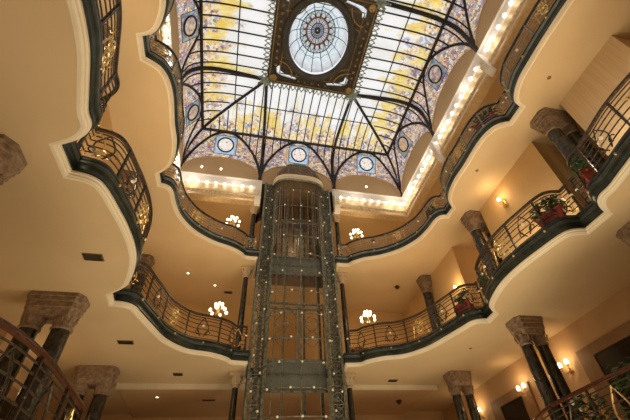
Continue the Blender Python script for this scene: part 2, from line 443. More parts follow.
def railing(level, path, label, top='iron', gilded=True):
    z = HB[level] + .50; hi = {1: .98, 2: .90, 3: .72}[level]; IR = M['iron_lit'] if level == 3 else M['iron']
    path = offset(path, .05 if level > 1 else .0)
    path = trim_ends(path, .07)
    mx = sum(p[0] for p in path) / len(path); my = sum(p[1] for p in path) / len(path)
    r = thing('balcony_railing', (path[len(path) // 2][0], path[len(path) // 2][1], z), label, 'railing')
    ox, oy, oz = r.location
    loc = [(x - ox, y - oy) for x, y in path]
    k = .035
    prof = [(-k, hi - .03), (k, hi - .03), (k * 1.15, hi), (k * .8, hi + .035), (-k * .8, hi + .035), (-k * 1.15, hi)]
    MB().sweep(loc, prof).build('handrail', M[top], r)
    w = .010
    for h in [hi * q for q in (.05, .22, .41, .60, .76, .88)]:
        MB().sweep(loc, [(-w, h - w), (w, h - w), (w, h + w), (-w, h + w)]).build('rail_bar', IR, r)
    ms = rail_meshes(hi, IR); L = plen(loc); n = max(2, round(L / 1.15))
    for i in range(n + 1):
        x, y, a = along(loc, [min(max(L * i / n, .03), L - .03)])[0]
        place(ms['newel' if i in (0, n) else 'post'], 'newel' if i in (0, n) else 'post', r, (x, y, 0), a)
        if i in (0, n) and level > 1:
            place(ms['globe'], 'globe_lamp', r, (x, y, hi * .62), a)
    for i in range(n):
        x, y, a = along(loc, [L * (i + .5) / n])[0]
        if i == n // 2 and level > 1: place(ms['orn'], 'ornament', r, (x, y, 0), a)['label'] = 'gilt figure-eight ornament'
        else:
            place(ms['gilt' if level == 1 and i % 2 and -9.0 < y + oy else 'scroll'], 'scroll', r, (x, y, 0), a)
            if i % 2 and level > 1: place(ms['globe'], 'globe_lamp', r, (x, y, hi * .55), a)
    for e in (.35, L - .35):
        if level == 1: break
        x, y, a = along(loc, [e])[0]
        place(ms['gilt'], 'scroll', r, (x, y, 0), a)['label'] = 'gilt end scroll'
    return r
def section_paths(level, right=False):
    s = segs(level, right); out = []
    def mid(a, b): return ((a[0] + b[0]) / 2, (a[1] + b[1]) / 2)
    for i in range(3 if level > 1 else 2):
        p = list(s[i])
        if i > 0: p = [mid(s[i - 1][-1], s[i][0])] + p
        if i + 1 < len(s): p = p + [mid(s[i][-1], s[i + 1][0])]
        if level > 1 and i == 2: p = [q for q in p if q[1] > -14.2]
        out.append(p)
    return out
WHERE = {0: 'curving from lift to far notch', 1: 'bulging between the two notches', 2: 'nearest the viewer'}
NAMEL = {1: 'lowest gallery', 2: 'middle gallery', 3: 'top gallery'}
for lv in (1, 2, 3):
    for i, p in enumerate(section_paths(lv)):
        for side in (-1, 1):
            if lv == 1 and i == 0: continue
            pp = section_paths(lv, True)[i] if side > 0 else mirror(p)
            railing(lv, pp, '%s %s railing, %s side, %s' % (
                'iron and gilt' if lv > 1 else 'mahogany topped iron', NAMEL[lv], 'right' if side > 0 else 'left',
                WHERE[i] if lv > 1 else 'in the bottom corner'), 'wood' if lv == 1 else 'iron')
# short straight railings beside the lift hide behind its tower and are part of the curves above

# ------------------------------------------------------------------ columns
def paired_column(x, y, z0, z1, label, s, kw=1.0):
    t = thing('paired_column', (x, y, z0), label, 'column', None)
    h = z1 - z0
    c = MB()
    oct_ = [(-.66 * kw, -.22), (-.52 * kw, -.40), (.52 * kw, -.40), (.66 * kw, -.22), (.66 * kw, .22), (.52 * kw, .40), (-.52 * kw, .40), (-.66 * kw, .22)]
    def ring(k, kx, z): return [(a * kx, b * k, z) for a, b in oct_]
    rows = [ring(1, 1, h - .002), ring(1, 1, h - .10), ring(.93, .955, h - .11), ring(.93, .955, h - .21), ring(.86, .92, h - .22), ring(.86, .92, h - .36), ring(.80, .89, h - .37), ring(.70, .86, h - .54)]
    vs = [p for r_ in rows for p in r_]; fs = []
    for i in range(len(rows) - 1):
        for k in range(8): fs.append((i * 8 + k, i * 8 + (k + 1) % 8, (i + 1) * 8 + (k + 1) % 8, (i + 1) * 8 + k))
    fs.append(tuple(range(8))); fs.append(tuple(range(56, 64))[::-1]); c.add(vs, fs)
    for q in (-1, 1):
        c.lathe([(.22 * kw, h - .84), (.25 * kw, h - .82), (.25 * kw, h - .78), (.23 * kw, h - .76), (.235 * kw, h - .62), (.26 * kw, h - .52), (.27 * kw, h - .50)], 14, (q * .35 * kw, 0, 0))
        for k in range(8):
            an = k * pi / 4
            c.tube([(q * .35 * kw + cos(an) * rr, sin(an) * rr, h + zz) for rr, zz in ((.225, -.72), (.245, -.60), (.275, -.52), (.285, -.56))], [.022, .026, .024, .01], 5)
    c.build('capital', M['capital' if z0 > 4 else 'capital_low'], t)
    for q in (-1, 1):
        MB().lathe([(.225 * kw, .32), (.235 * kw, h * .4), (.21 * kw, h - .80)], 18, (q * .35 * kw, 0, 0)).build('shaft', M['marble'], t)
    b = MB().box((0, 0, .10), (1.2, .66, .20))
    for q in (-1, 1): b.lathe([(.25, .2), (.25, .24), (.2, .27), (.21, .30), (.18, .34)], 16, (q * .35 * kw, 0, 0))
    b.build('base', M['capital'], t)
    return t
WHO = {.45: 'farthest', -4.5: 'middle', -9.55: 'nearest'}
for s in (-1, 1):
    for y in (.45, -4.5, -9.55):
        paired_column(6.96 if s > 0 else -6.92, y, H1 + SLAB, H2, 'twin black marble columns under brown capital on lowest gallery, %s of the %s row' % (WHO[y], 'right' if s > 0 else 'left'), s, .84 if s > 0 else 1.0)
        paired_column(s * 6.96, y, H2 + SLAB, H3, 'twin black columns under brown capital on middle gallery, %s of the %s row' % (WHO[y], 'right' if s > 0 else 'left'), s)
def single_column(x, y, z0, z1, label, mat='capital_light'):
    t = thing('slender_column', (x, y, z0), label, 'column'); h = z1 - z0
    MB().lathe([(.12, .3), (.125, h * .4), (.105, h - .5)], 14).build('shaft', M['marble'], t)
    c = MB().lathe([(.12, h - .52), (.15, h - .50), (.15, h - .46), (.125, h - .44), (.14, h - .34), (.20, h - .20), (.24, h - .14), (.24, h - .12)], 14)
    c.box((0, 0, h - .065), (.52, .52, .125))
    for k in range(8):
        an = k * pi / 4
        c.tube([(cos(an) * rr, sin(an) * rr, h + zz) for rr, zz in ((.13, -.42), (.18, -.28), (.25, -.20), (.25, -.26))], [.03, .035, .03, .012], 5)
    c.build('capital', M[mat], t)
    MB().box((0, 0, .08), (.42, .42, .16)).lathe([(.19, .16), (.19, .22), (.15, .25), (.13, .32)], 14).build('base', M[mat], t)
for s in (-1, 1):
    nm = 'left' if s < 0 else 'right'
    single_column(s * 2.2, .68, H1 + SLAB, H2, 'slender dark column with cream capital %s of the lift, lowest gallery' % nm)
    single_column(s * 2.28, .62, H2 + SLAB, H3, 'slender dark column with cream capital %s of the lift, middle gallery' % nm)
    single_column(s * 2.25, .45, H3 + SLAB, HC, 'slender dark column %s of the lift on the top gallery' % nm)

# ------------------------------------------------------------------ cornice round the vault
cors = [[(-W, -LEN), (-W, 0), (-2.0, 0)], [(2.0, 0), (W, 0), (W, -LEN)]]
for cor in cors:
  c = MB().sweep(cor, [(-.30, 14.36), (.02, 14.36), (.02, 14.42), (.10, 14.46), (.10, 14.86), (.16, 14.90), (.16, 14.96), (-.30, 14.96)])
  struct(c, 'trim_4', M['white'])
  c = MB().sweep(cor, [(-.30, HC - .05), (.10, HC - .05), (.16, HC), (.16, HC + .07), (.06, HC + .12), (.05, HC + .30), (.14, HC + .36), (.14, HC + .42), (.05, HC + .5), (.05, 14.36), (-.30, 14.36)])
  struct(c, 'trim_5', M['giltedge'], None, True)
# beads of the cornice
bead = MB()
def around(step, inset, z):
    out = []
    n = int(LEN / step)
    for s in (-1, 1):
        for i in range(n): out.append((s * (W - inset), -.25 - i * step, z))
    m = int((2 * W - .5) / step)
    for i in range(m + 1): out.append((-W + .25 + i * step, -inset, z))
    return [q for q in out if q[1] > -13.4]
for x, y, z in around(.22, .17, HC + .21):
  if abs(x) > 2.0: bead.sphere((x, y, z), .05, 6, 4)
struct(bead, 'trim_6', M['cream'], None, True)
gm = MB().sphere((0, 0, 0), .088, 10, 7); gmesh = gm.mesh('globe', M['cglobe'])
hm = MB().lathe([(.03, .07), (.055, .09), (.06, .13)], 8).mesh('socket', M['gold'])
for x, y, z in around(.455, .2, 14.30):
    if abs(x) < 2.0 and y > -.5: continue
    w_ = 'back' if y > -.22 else ('right' if x > 0 else 'left')
    t = thing('cornice_globe', (x, y, z), 'glowing white globe bulb in the row under the %s white cornice' % w_, 'bulb', 'globe bulbs along the %s cornice' % w_)
    place(gmesh, 'globe', t); place(hm, 'socket', t)
# brackets under the feet of the vault
def bracket(x, y, rz, label):
    t = thing('cornice_bracket', (x, y, HC), label, 'bracket', rz=rz)
    b = MB()
    pr = [(0, -.35), (.10, -.30), (.20, -.10), (.30, .15), (.26, .35), (.34, .55), (.34, 1.0), (0, 1.0)]
    n = len(pr); vs = [(q, d, z) for q in (-.15, .15) for d, z in pr]
    vs = [(a, -d, z) for a, d, z in vs]
    b.add(vs, [tuple(range(n)), tuple(range(n, 2 * n))[::-1]] + [(i, (i + 1) % n, (i + 1) % n + n, i + n) for i in range(n)])
    b.build('corbel', M['white'], t, False)
    b = MB()
    for q in (-.08, .08): b.tube([(q + .07 * cos(k * .7), -.31 - .02, .12 + .07 * sin(k * .7)) for k in range(10)], .022, 5)
    b.sphere((0, -.30, .38), .07, 8, 6)
    b.build('scroll', M['cream'], t)
for s in (-1, 1):
    for k, nm in ((1, 'farther'), (2, 'nearer')):
        bracket(s * (W - .08), -B * k, -s * pi / 2, 'white scrolled bracket on the %s cornice, the %s one' % ('right' if s > 0 else 'left', nm))
    bracket(s * 2.16, -.08, 0, 'white scrolled bracket on the back cornice, %s of the lift' % ('right' if s > 0 else 'left'))

# ------------------------------------------------------------------ stained glass vault
NEXP, HV = 4.5, ZF - Z0
def Hu(u): return Z0 + HV * (1 - (1 - u) ** NEXP) ** (1 / NEXP)
def Uh(z): return 1 - (1 - ((z - Z0) / HV) ** NEXP) ** (1 / NEXP)
UP = .18; ZP = Hu(UP)
DX = W - FX
def DYs(front): return (-FY0) if not front else (LEN + FY1)
SIDES = ['right', 'left', 'back', 'front']
def pt(side, s, u):
    """point on a main slope: s = plan coordinate along the side, u = 0 foot .. 1 centre frame"""
    z = Hu(u)
    if side == 'right': return (W - DX * u, s, z)
    if side == 'left': return (-W + DX * u, s, z)
    if side == 'back': return (s, FY0 * u, z)
    return (s, -LEN + (LEN + FY1) * u, z)
def srange(side, u):
    if side in ('right', 'left'): return (-LEN + (LEN + FY1) * u, FY0 * u)
    return (-W + DX * u, W - DX * u)
def bays(side):
    if side in ('right', 'left'):
        e = [0, -B, -2 * B, -LEN]
    else: e = [-W, -W / 3, W / 3, W]
    return list(zip(e, e[1:]))
def archu(side, bay, q):                     # dark arch of a bay, q in -1..1
    h = (max(0, 1 - abs(q) ** 2.3)) ** .5
    return Uh(Z0 + (ZP - .02 - Z0) * h)
def wallz(q): return Z0 + .02 + 1.62 * (max(0, 1 - abs(q) ** 2.5)) ** .5
def wallpt(side, s, z):
    if side == 'right': return (W, s, z)
    if side == 'left': return (-W, s, z)
    if side == 'back': return (s, 0, z)
    return (s, -LEN, z)
sky = thing('stained_glass_skylight', (0, -LEN / 2, Z0), 'huge stained glass vault over the atrium with dark ribs and oval centre', 'skylight')
SK = Vector(sky.location)
def sbuild(mb, name, mat, smooth=True):
    mb.v = [tuple(Vector(p) - SK) for p in mb.v]
    return mb.build(name, M[mat], sky, smooth)
def lerp(a, b, t): return tuple(x + (y - x) * t for x, y in zip(a, b))
us = [UP + (1 - UP) * k / 14 for k in range(15)]
for side in SIDES:
    # upper slope
    rows = []; vals = []
    for u in us:
        a, b = srange(side, u); rows.append([pt(side, a + (b - a) * k / 24, u) for k in range(25)]); vals += [(u - UP) / (1 - UP)] * 25
    o = sbuild(MB().grid(rows), 'upper_glass', 'g_slope'); rise(o, vals); o['label'] = 'white and yellow glass of the upper slope'
    ra = o.data.attributes.new('run', 'FLOAT', 'POINT'); ra.data.foreach_set('value', [(p_[1] if side in ('left', 'right') else p_[0]) + 31.7 * SIDES.index(side) for r_ in rows for p_ in r_])
    # lower spandrels and the vaults over the lunettes
    for bi, (e0, e1) in enumerate(bays(side)):
        mid, half = (e0 + e1) / 2, (e1 - e0) / 2
        N_ = 32; rows = []; vals = []
        for k in range(N_ + 1):
            q = -1 + 2 * k / N_; ua = archu(side, bi, q); s = mid + half * q
            r_ = []
            for j in range(7):
                u = ua + (UP - ua) * j / 6
                a, b = srange(side, u); ss = min(max(s, a), b)
                r_.append(pt(side, ss, u)); vals.append((Hu(u) - Z0) / (ZP - Z0))
            rows.append(r_)
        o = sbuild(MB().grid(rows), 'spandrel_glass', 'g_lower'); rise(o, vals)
        rows = []; vals = []
        for k in range(N_ + 1):
            q = -1 + 2 * k / N_; ua = archu(side, bi, q); s = mid + half * q
            a, b = srange(side, ua); A = pt(side, min(max(s, a), b), ua); Bp = wallpt(side, s, wallz(q))
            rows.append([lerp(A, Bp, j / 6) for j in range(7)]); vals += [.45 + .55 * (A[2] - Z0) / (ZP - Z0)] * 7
        g_ = MB().grid(rows); kq = int(.58 / half * 16)
        g_.f = [f_ for i_, f_ in enumerate(g_.f) if not (16 - kq <= i_ // 6 < 16 + kq and 1 <= i_ % 6 <= 4)]
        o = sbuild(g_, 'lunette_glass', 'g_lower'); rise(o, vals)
        # tan wall under it
        vs = []; fs = []
        for k in range(N_ + 1):
            q = -1 + 2 * k / N_; s = mid + half * q
            vs += [wallpt(side, s, Z0 - .1), wallpt(side, s, wallz(q) + .01)]
        for k in range(N_): fs.append((2 * k, 2 * k + 2, 2 * k + 3, 2 * k + 1))
        wn = {'front': 'wall_front', 'back': 'wall_back', 'left': 'wall_left', 'right': 'wall_right'}[side]
        struct(MB().add(vs, fs), wn, M['lunette'])
        # ribs
        arch = [pt(side, min(max(mid + half * q, srange(side, archu(side, bi, q))[0]), srange(side, archu(side, bi, q))[1]), archu(side, bi, q)) for q in [-1 + 2 * k / 40 for k in range(41)]]
        sbuild(MB().tube(arch, .08, 6), 'arch_rib', 'lead')
        sbuild(MB().tube([wallpt(side, mid + half * q, wallz(q)) for q in [-1 + 2 * k / 40 for k in range(41)]], .055, 6), 'lunette_rim', 'lunette')
        # round medallion in a blue square
        A = Vector(pt(side, mid, archu(side, bi, 0))); Bp = Vector(wallpt(side, mid, wallz(0)))
        c0 = A.lerp(Bp, .5); dv = (Bp - A).normalized()
        su = Vector((0, 1, 0)) if side in ('right', 'left') else Vector((1, 0, 0))
        nv = su.cross(dv).normalized()
        if (Vector((0, -LEN / 2, 10)) - c0).dot(nv) < 0: nv = -nv
        def P2(a, b, d): return c0 + su * a + dv * b + nv * d
        R_ = .44
        vs = []; fs = []
        for k in range(32):
            t = 2 * pi * k / 32; m_ = min(.62 / max(abs(cos(t)), 1e-6), .60 / max(abs(sin(t)), 1e-6))
            vs += [P2(R_ * cos(t), R_ * sin(t), .03), P2(m_ * cos(t), m_ * sin(t), .03)]
        for k in range(32): l = (k + 1) % 32; fs.append((2 * k, 2 * l, 2 * l + 1, 2 * k + 1))
        sbuild(MB().add(vs, fs), 'medallion_panel', 'g_blue', False)
        dk = MB().add([P2(0, 0, .04)] + [P2(R_ * 1.03 * cos(t), R_ * 1.03 * sin(t), .04) for t in [2 * pi * k / 28 for k in range(28)]], [(0, k + 1, (k + 1) % 28 + 1) for k in range(28)])
        sbuild(dk, 'medallion', 'g_rose', False)
        rg = MB().tube([P2(R_ * cos(t), R_ * sin(t), .06) for t in [2 * pi * k / 28 for k in range(28)]], .045, 6, True)
        rg.tube([P2(-.62, -.58, .05), P2(.62, -.58, .05), P2(.62, .58, .05), P2(-.62, .58, .05)], .018, 5, True)
        sbuild(rg, 'medallion_ring', 'lead')
    # purlin, thin mid purlin, rafters
    a, b = srange(side, UP); sbuild(MB().tube([pt(side, a, UP), pt(side, b, UP)], .085, 6), 'purlin', 'lead')
    for um in (.60,):
        a, b = srange(side, um); sbuild(MB().tube([pt(side, a, um), pt(side, b, um)], .03, 5), 'purlin', 'lead')
    a0, b0 = srange(side, UP); n = round((b0 - a0) / (.60 if side in ('left', 'right') else .46)); k = 1
    while k < n:
        s = a0 + (b0 - a0) * k / n; k += 1
        path = []
        for u in us:
            a, b = srange(side, u)
            if a - 1e-6 <= s <= b + 1e-6: path.append(pt(side, s, u))
            else: break
        # carry the bar down into the spandrel
        low = []
        for e0, e1 in bays(side):
            lo_, hi_ = min(e0, e1), max(e0, e1)
            if lo_ <= s <= hi_:
                q = (s - (e0 + e1) / 2) / ((e1 - e0) / 2); ua = archu(side, 0, q)
                low = [pt(side, s, ua + (UP - ua) * j / 4) for j in range(4) if srange(side, ua + (UP - ua) * j / 4)[0] <= s <= srange(side, ua + (UP - ua) * j / 4)[1]]
        if len(path) > 1: sbuild(MB().tube(low + path, .042 if side in ('left', 'right') else .03, 4), 'glazing_bar', 'lead')
    # main ribs rising from the feet to the corners of the centre frame
    e = [bb[0] for bb in bays(side)][1:]
    cs = {'right': (FY0, FY1), 'left': (FY0, FY1), 'back': (-FX, FX), 'front': (-FX, FX)}[side]
    for s0, s1 in zip(e, cs):
        path = [pt(side, s0 + (s1 - s0) * u, u) for u in [0, .002, .006, .015, .03, .06, .1, .15] + us]
        sbuild(MB().tube(path, .12 if side in ('left', 'right') else .085, 6), 'main_rib', 'lead')
for sx in (-1, 1):
    for fr in (False, True):
        path = []
        for u in [0, .002, .006, .015, .03, .06, .1, .15] + us:
            y = FY0 * u if not fr else -LEN + (LEN + FY1) * u
            path.append((sx * (W - DX * u), y, Hu(u)))
        sbuild(MB().tube(path, .085, 6), 'hip_rib', 'lead')
# centre frame with an oval opening and its dome
OX, OYC, OA, OB = -.12, -7.10, 1.46, 1.80
def oval(k, n=64, z=ZF, grow=1.0): t = 2 * pi * k / n; return (OX + OA * grow * cos(t), OYC + OB * grow * sin(t), z)
n = 64; vs = []; fs = []; pv = []
FCY = (FY0 + FY1) / 2
def fr(k, q, z):
    t = 2 * pi * k / n; o_ = oval(k, n, z, 1.06)
    cx, sx_ = cos(t), sin(t); hx, hy = FX, (FY0 - FY1) / 2
    sc_ = min(hx / max(abs(cx), 1e-6), hy / max(abs(sx_), 1e-6))
    return lerp(o_, (cx * sc_, FCY + sx_ * sc_, z), q)
QS = (0, .48, .62, 1.0); ZL, ZU = ZF - .16, ZF - .02
for k in range(n):
    for z in (ZL, ZU): vs += [fr(k, q, z) for q in QS]
hole = lambda k: min(abs(k + .5 - d) for d in (9.5, 22.5, 41.5, 54.5)) < 2.1
for k in range(n):
    l = (k + 1) % n
    for j in range(3):
        if j == 1 and hole(k): continue
        fs += [(8 * k + j, 8 * k + j + 1, 8 * l + j + 1, 8 * l + j), (8 * k + 4 + j, 8 * l + 4 + j, 8 * l + 5 + j, 8 * k + 5 + j)]
    fs += [(8 * k + 3, 8 * k + 7, 8 * l + 7, 8 * l + 3), (8 * k, 8 * l, 8 * l + 4, 8 * k + 4)]
sbuild(MB().add(vs, fs), 'centre_frame', 'bronze', False)
for d in (9.5, 22.5, 41.5, 54.5):
    ks = [d + (i / 4 - .5) * 5.4 for i in range(5)]
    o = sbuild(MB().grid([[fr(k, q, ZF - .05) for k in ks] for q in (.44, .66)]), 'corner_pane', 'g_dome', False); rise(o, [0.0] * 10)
sbuild(MB().tube([oval(k, n, ZF - .16, 1.13) for k in range(n)], .19, 8, True), 'oval_ring', 'ring')
bd = MB()
cr = [(FX, FY0), (-FX, FY0), (-FX, FY1), (FX, FY1)]
for w_, r_ in ((.12, .05), (.62, .035)):
    q = [(sx * (FX - w_), y) for sx, y in ((1, FY0 - w_), (-1, FY0 - w_), (-1, FY1 + w_), (1, FY1 + w_))]
    bd.tube([(x, y, ZF - .17) for x, y in q], r_, 6, True)
for sx in (-1, 1):
    for sy in (-1, 1):
        cx, cy = sx * (FX - .38), FCY + sy * ((FY0 - FY1) / 2 - .38)
        bd.tube([(cx - sx * (.15 + .75 * cos(t)), cy - sy * (.15 + .75 * sin(t)), ZF - .17) for t in [pi / 2 * k / 10 for k in range(11)]], .045, 6)
        bd.tube([(cx - sx * (.1 + 1.05 * cos(t)), cy - sy * (.1 + 1.05 * sin(t)), ZF - .17) for t in [.15 + 1.25 * k / 10 for k in range(11)]], .03, 6)
        bd.lathe([(.16, 0), (.2, .04), (.1, .08)], 14, (cx + sx * .05, cy + sy * .05, ZF - .25))
for sx in (-1, 1):
    for k in range(9): bd.sphere((sx * (FX - .36), FCY - 1.5 + k * .375, ZF - .17), .085, 8, 5)
for sy in (-1, 1):
    for k in range(5): bd.sphere((-.75 + k * .375, FCY + sy * ((FY0 - FY1) / 2 - .34), ZF - .17), .06, 8, 5)
sbuild(bd, 'gilt_ornament', 'oldgold')
# lace edging
lc = MB()
def edge_pts(step):
    out = []
    for (x0, y0), (x1, y1) in zip(cr, cr[1:] + cr[:1]):
        L_ = math.hypot(x1 - x0, y1 - y0); m = int(L_ / step)
        for i in range(m): out.append((x0 + (x1 - x0) * i / m, y0 + (y1 - y0) * i / m, atan2(y1 - y0, x1 - x0)))
    return out
for x, y, a in edge_pts(.24):
    nx, ny = (sin(a), -cos(a))
    if x * nx + (y - FCY) * ny < 0: nx, ny = -nx, -ny
    lc.tube([(x + nx * .13 + cos(a) * .10 * cos(t) + nx * .13 * sin(t), y + ny * .13 + sin(a) * .10 * cos(t) + ny * .13 * sin(t), ZF - .12) for t in [2 * pi * k / 10 for k in range(10)]], .028, 5, True)
    lc.sphere((x + nx * .3, y + ny * .3, ZF - .13), .04, 6, 4)
sbuild(lc, 'lace_edging', 'teal')
for sx in (-1, 1):
    for y in (FY0, FY1):
        bs = MB().lathe([(.02, -.42), (.10, -.36), (.06, -.28), (.17, -.18), (.20, -.10), (.26, -.04), (.22, 0)], 12, (sx * FX, y, ZF - .1))
        for k in range(7):
            an = k * 2 * pi / 7
            bs.tube([(sx * FX + cos(an) * rr, y + sin(an) * rr, ZF + zz) for rr, zz in ((.15, -.15), (.36, -.10), (.48, -.18), (.40, -.26))], [.06, .06, .05, .02], 5)
        sbuild(bs, 'corner_boss', 'teal')
# dome over the oval
DH = 1.15; rows = []; vals = []
for j in range(17):
    f = j / 16; a = f * pi / 2
    g_ = cos(a) if j < 16 else .004
    rows.append([oval(k, n, ZF + DH * sin(a) ** 1.0, max(g_, .004)) for k in range(n + 1)]); vals += [1 - g_] * (n + 1)
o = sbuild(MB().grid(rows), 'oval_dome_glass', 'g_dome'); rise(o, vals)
for k in range(16):
    t = 2 * pi * k / 16
    sbuild(MB().tube([(OX + OA * cos(a) * cos(t), OYC + OB * cos(a) * sin(t), ZF - .02 + DH * sin(a)) for a in [pi / 2 * j / 12 for j in range(12)]], .02, 4), 'dome_rib', 'lead')
for g_, r_, mt in ((.62, .025, 'lead'), (.40, .05, 'rust'), (.22, .025, 'lead'), (.07, .07, 'bronze')):
    zz = ZF - .02 + DH * sqrt(1 - g_ * g_)
    sbuild(MB().tube([oval(k, n, zz, g_) for k in range(n)], r_, 5, True), 'dome_ring', mt)
ros = MB()
for k in range(16):
    t = 2 * pi * (k + .5) / 16
    def dp(g, tt): return (OX + OA * g * cos(tt), OYC + OB * g * sin(tt), ZF - .03 + DH * sqrt(max(0, 1 - g * g)))
    ros.tube([dp(.41, t - .15), dp(.50, t - .16), dp(.60, t), dp(.50, t + .16), dp(.41, t + .15)], .022, 4)
    ros.tube([dp(.08, t), dp(.39, t)], .012, 4)
    ros.tube([dp(.76, t - .19), dp(.72, t), dp(.76, t + .19)], .014, 4)
sbuild(ros, 'dome_tracery', 'rust')
# spot lamps on the lunette walls
sp = MB().lathe([(.05, -.05), (.06, 0), (.06, .04), (.02, .05)], 10).mesh('lens', M['spot'])
for x, nm in ((-5.33, 'left lunette, outer'), (-4.31, 'left lunette, inner'), (4.17, 'right lunette')):
    t = thing('spot_lamp', (x, -.07, 15.58), 'small lit spot lamp on the tan wall of the back %s' % nm, 'lamp')
    place(sp, 'lens', t)
    MB().box((0, .035, 0), (.10, .07, .10)).build('bracket', M['brass'], t)

# ------------------------------------------------------------------ lift tower
lift = thing('lift_tower', (0, 0, GROUND), 'tall wrought iron lift cage with bowed front and rows of lamps, centre back', 'lift')
LO = Vector((0, 0, GROUND))
def lb(mb, name, mat, smooth=True):
    mb.v = [tuple(Vector(p) - LO) for p in mb.v]; return mb.build(name, M[mat], lift, smooth)
LA, LB, LY = 1.28, .88, -.02
def sg_(v): return math.copysign(abs(v) ** (2 / 3), v)
def front(t, z, k=1.0): return (LA * k * sg_(cos(t)), LY - LB * k * sg_(sin(t)), z)   # t 0..pi
def arc(z, k=1.0, n_=20, a=0.0, b=pi): return [front(a + (b - a) * i / n_, z, k) for i in range(n_ + 1)]
ZT = 15.05
for i in range(1, 8):
    t = pi * i / 8
    lb(MB().tube([front(t, GROUND), front(t, ZT + .3)], .018 if i != 4 else .034, 5), 'mullion', 'steel')
for x, s in ((-1.24, 1), (1.24, 1), (-1.78, 1), (1.78, 1)):
    lb(MB().box((x, -.02, (GROUND + Z0) / 2), (.11, .16, Z0 - GROUND)), 'corner_post', 'steel', False)
    for yy in ():
        pass
for x in (-1.24, 1.24, -1.78, 1.78):
    lb(MB().box((x, 1.30, (GROUND + Z0) / 2), (.09, .10, Z0 - GROUND)), 'rear_post', 'steel', False)
for s in (-1, 1):
    z = GROUND; k = 0; m_ = MB()
    while z < Z0 - .5:
        m_.tube([(s * 1.27, -.05, z), (s * 1.75, -.05, z + .5)], .022, 5); m_.tube([(s * 1.75, -.03, z), (s * 1.27, -.03, z + .5)], .022, 5)
        m_.tube([(s * 1.27, -.04, z), (s * 1.75, -.04, z)], .02, 5)
        m_.tube([(s * (1.51 + .15 * cos(q)), -.07, z + .25 + .15 * sin(q)) for q in [2 * pi * j / 14 for j in range(14)]], .02, 5, True)
        z += .5
    ls_ = lb(m_, 'lattice_strip', 'steel'); STR = globals().setdefault('STR', {}); STR[s] = ls_
    b_ = MB().box((s * 1.51, .05, (GROUND + Z0) / 2), (.16, .02, Z0 - GROUND)); lb(b_, 'strip_backing', 'panel', False)
    b_ = MB().box((s * 1.80, .66, (GROUND + Z0) / 2), (.03, 1.2, Z0 - GROUND)); lb(b_, 'side_panel', 'panel', False)
gl = MB().sphere((0, 0, 0), .042, 8, 6).mesh('globe_lamp', M['globe'])
for s in (-1, 1):
    z = 1.2; k = 0
    while z < 14.6:
        place(gl, 'globe_lamp', STR[s], (s * (1.51 + (.16 if k % 2 else -.12)), -.14, z - GROUND)); z += .62; k += 1
ROWS = [13.72, 12.68, 11.72, 10.76, 9.78, 8.84, 7.90, 6.91, 5.95, 5.05, 4.2, 3.33, 2.4]
for i, z in enumerate(ROWS):
    cr_ = lb(MB().tube(arc(z), .022, 5), 'cage_ring', 'steel')
    for x in ((-.75, .03, .8) if i % 2 else (-1.1, -.36, .42, 1.12)):
        t = math.acos(max(-1, min(1, math.copysign(abs(x / LA) ** 1.5, x))))
        q = front(t, z, 1.05); place(gl, 'globe_lamp', cr_, (q[0], q[1], q[2] - GROUND))
# landing doors behind the bowed cage
DYP = .25
for z0_, z1_ in ((H3 + .5, 12.5), (H2 + .4, 7.9), (H1 + .45, 3.2)):
    for z in (z1_, z1_ - .22): lb(MB().box((0, DYP, z), (2.4, .09, .07)), 'transom', 'steel', False)
    for x in (-1.17, .12, .0, 1.17): lb(MB().box((x, DYP, (z0_ + z1_) / 2), (.05, .06, z1_ - z0_)), 'door_stile', 'steel', False)
    for x0, x1 in ((-1.15, -.02), (.14, 1.15)):
        m_ = MB().tube([(x0 + (x1 - x0) * k / 14, DYP - .03, z1_ - .28 - .30 * abs(2 * k / 14 - 1) ** 4) for k in range(15)], .028, 5)
        lb(m_, 'door_arch', 'steel')
        for zz in (.35, .62):
            sw = MB(); xm = (x0 + x1) / 2; zc = z0_ + (z1_ - z0_) * zz
            for s in (-1, 1):
                sw.tube([(xm + s * (.03 + .26 * sin(pi * k / 12)), DYP - .03, zc - .35 + .7 * k / 12) for k in range(13)], .014, 4)
                sw.tube([(xm + s * .2 + .09 * cos(k * .7), DYP - .03, zc + .09 * sin(k * .7)) for k in range(10)], .012, 4)
            sw.tube([(xm - .3, DYP - .03, zc), (xm + .3, DYP - .03, zc)], .012, 4)
            lb(sw, 'scroll_work', 'steel')
def bowl(z0_, z1_, name, mat, k=1.02):
    r0 = arc(z0_, k); r1 = arc(z1_, k); lb(MB().grid([r0, r1]), name, mat)
for z0_, z1_ in ((4.40, 5.52), (9.36, 10.28)):
    lb(MB().box((0, DYP + .02, (z0_ + z1_) / 2), (2.4, .06, z1_ - z0_)), 'landing_panel', 'panel', False)
    for z in (z0_, z1_, (z0_ + z1_) / 2): lb(MB().box((0, DYP - .03, z), (2.4, .05, .07 if z != (z0_ + z1_) / 2 else .03)), 'panel_rim', 'steel', False)
# crown of the cage
bowl(14.50, 14.86, 'crown_band', 'cream', 1.06)
lb(MB().tube(arc(14.50, 1.07), .05, 6), 'crown_rim', 'steel'); lb(MB().tube(arc(14.86, 1.07), .05, 6), 'crown_rim', 'cream')
rows = []
for j in range(7):
    a = j / 6; k = 1.0 - .42 * a * a; rows.append(arc(14.9 + 1.3 * a, k))
lb(MB().grid(rows), 'crown_cowl', 'cowl')
lb(MB().tube(arc(16.22, .60), .05, 6), 'crown_rim', 'teal')
for i in range(1, 8):
    t = pi * i / 8; lb(MB().tube([front(t, 14.9 + 1.3 * j / 6, 1.01 - .42 * (j / 6) ** 2) for j in range(7)], .024, 5), 'crown_rib', 'upper')
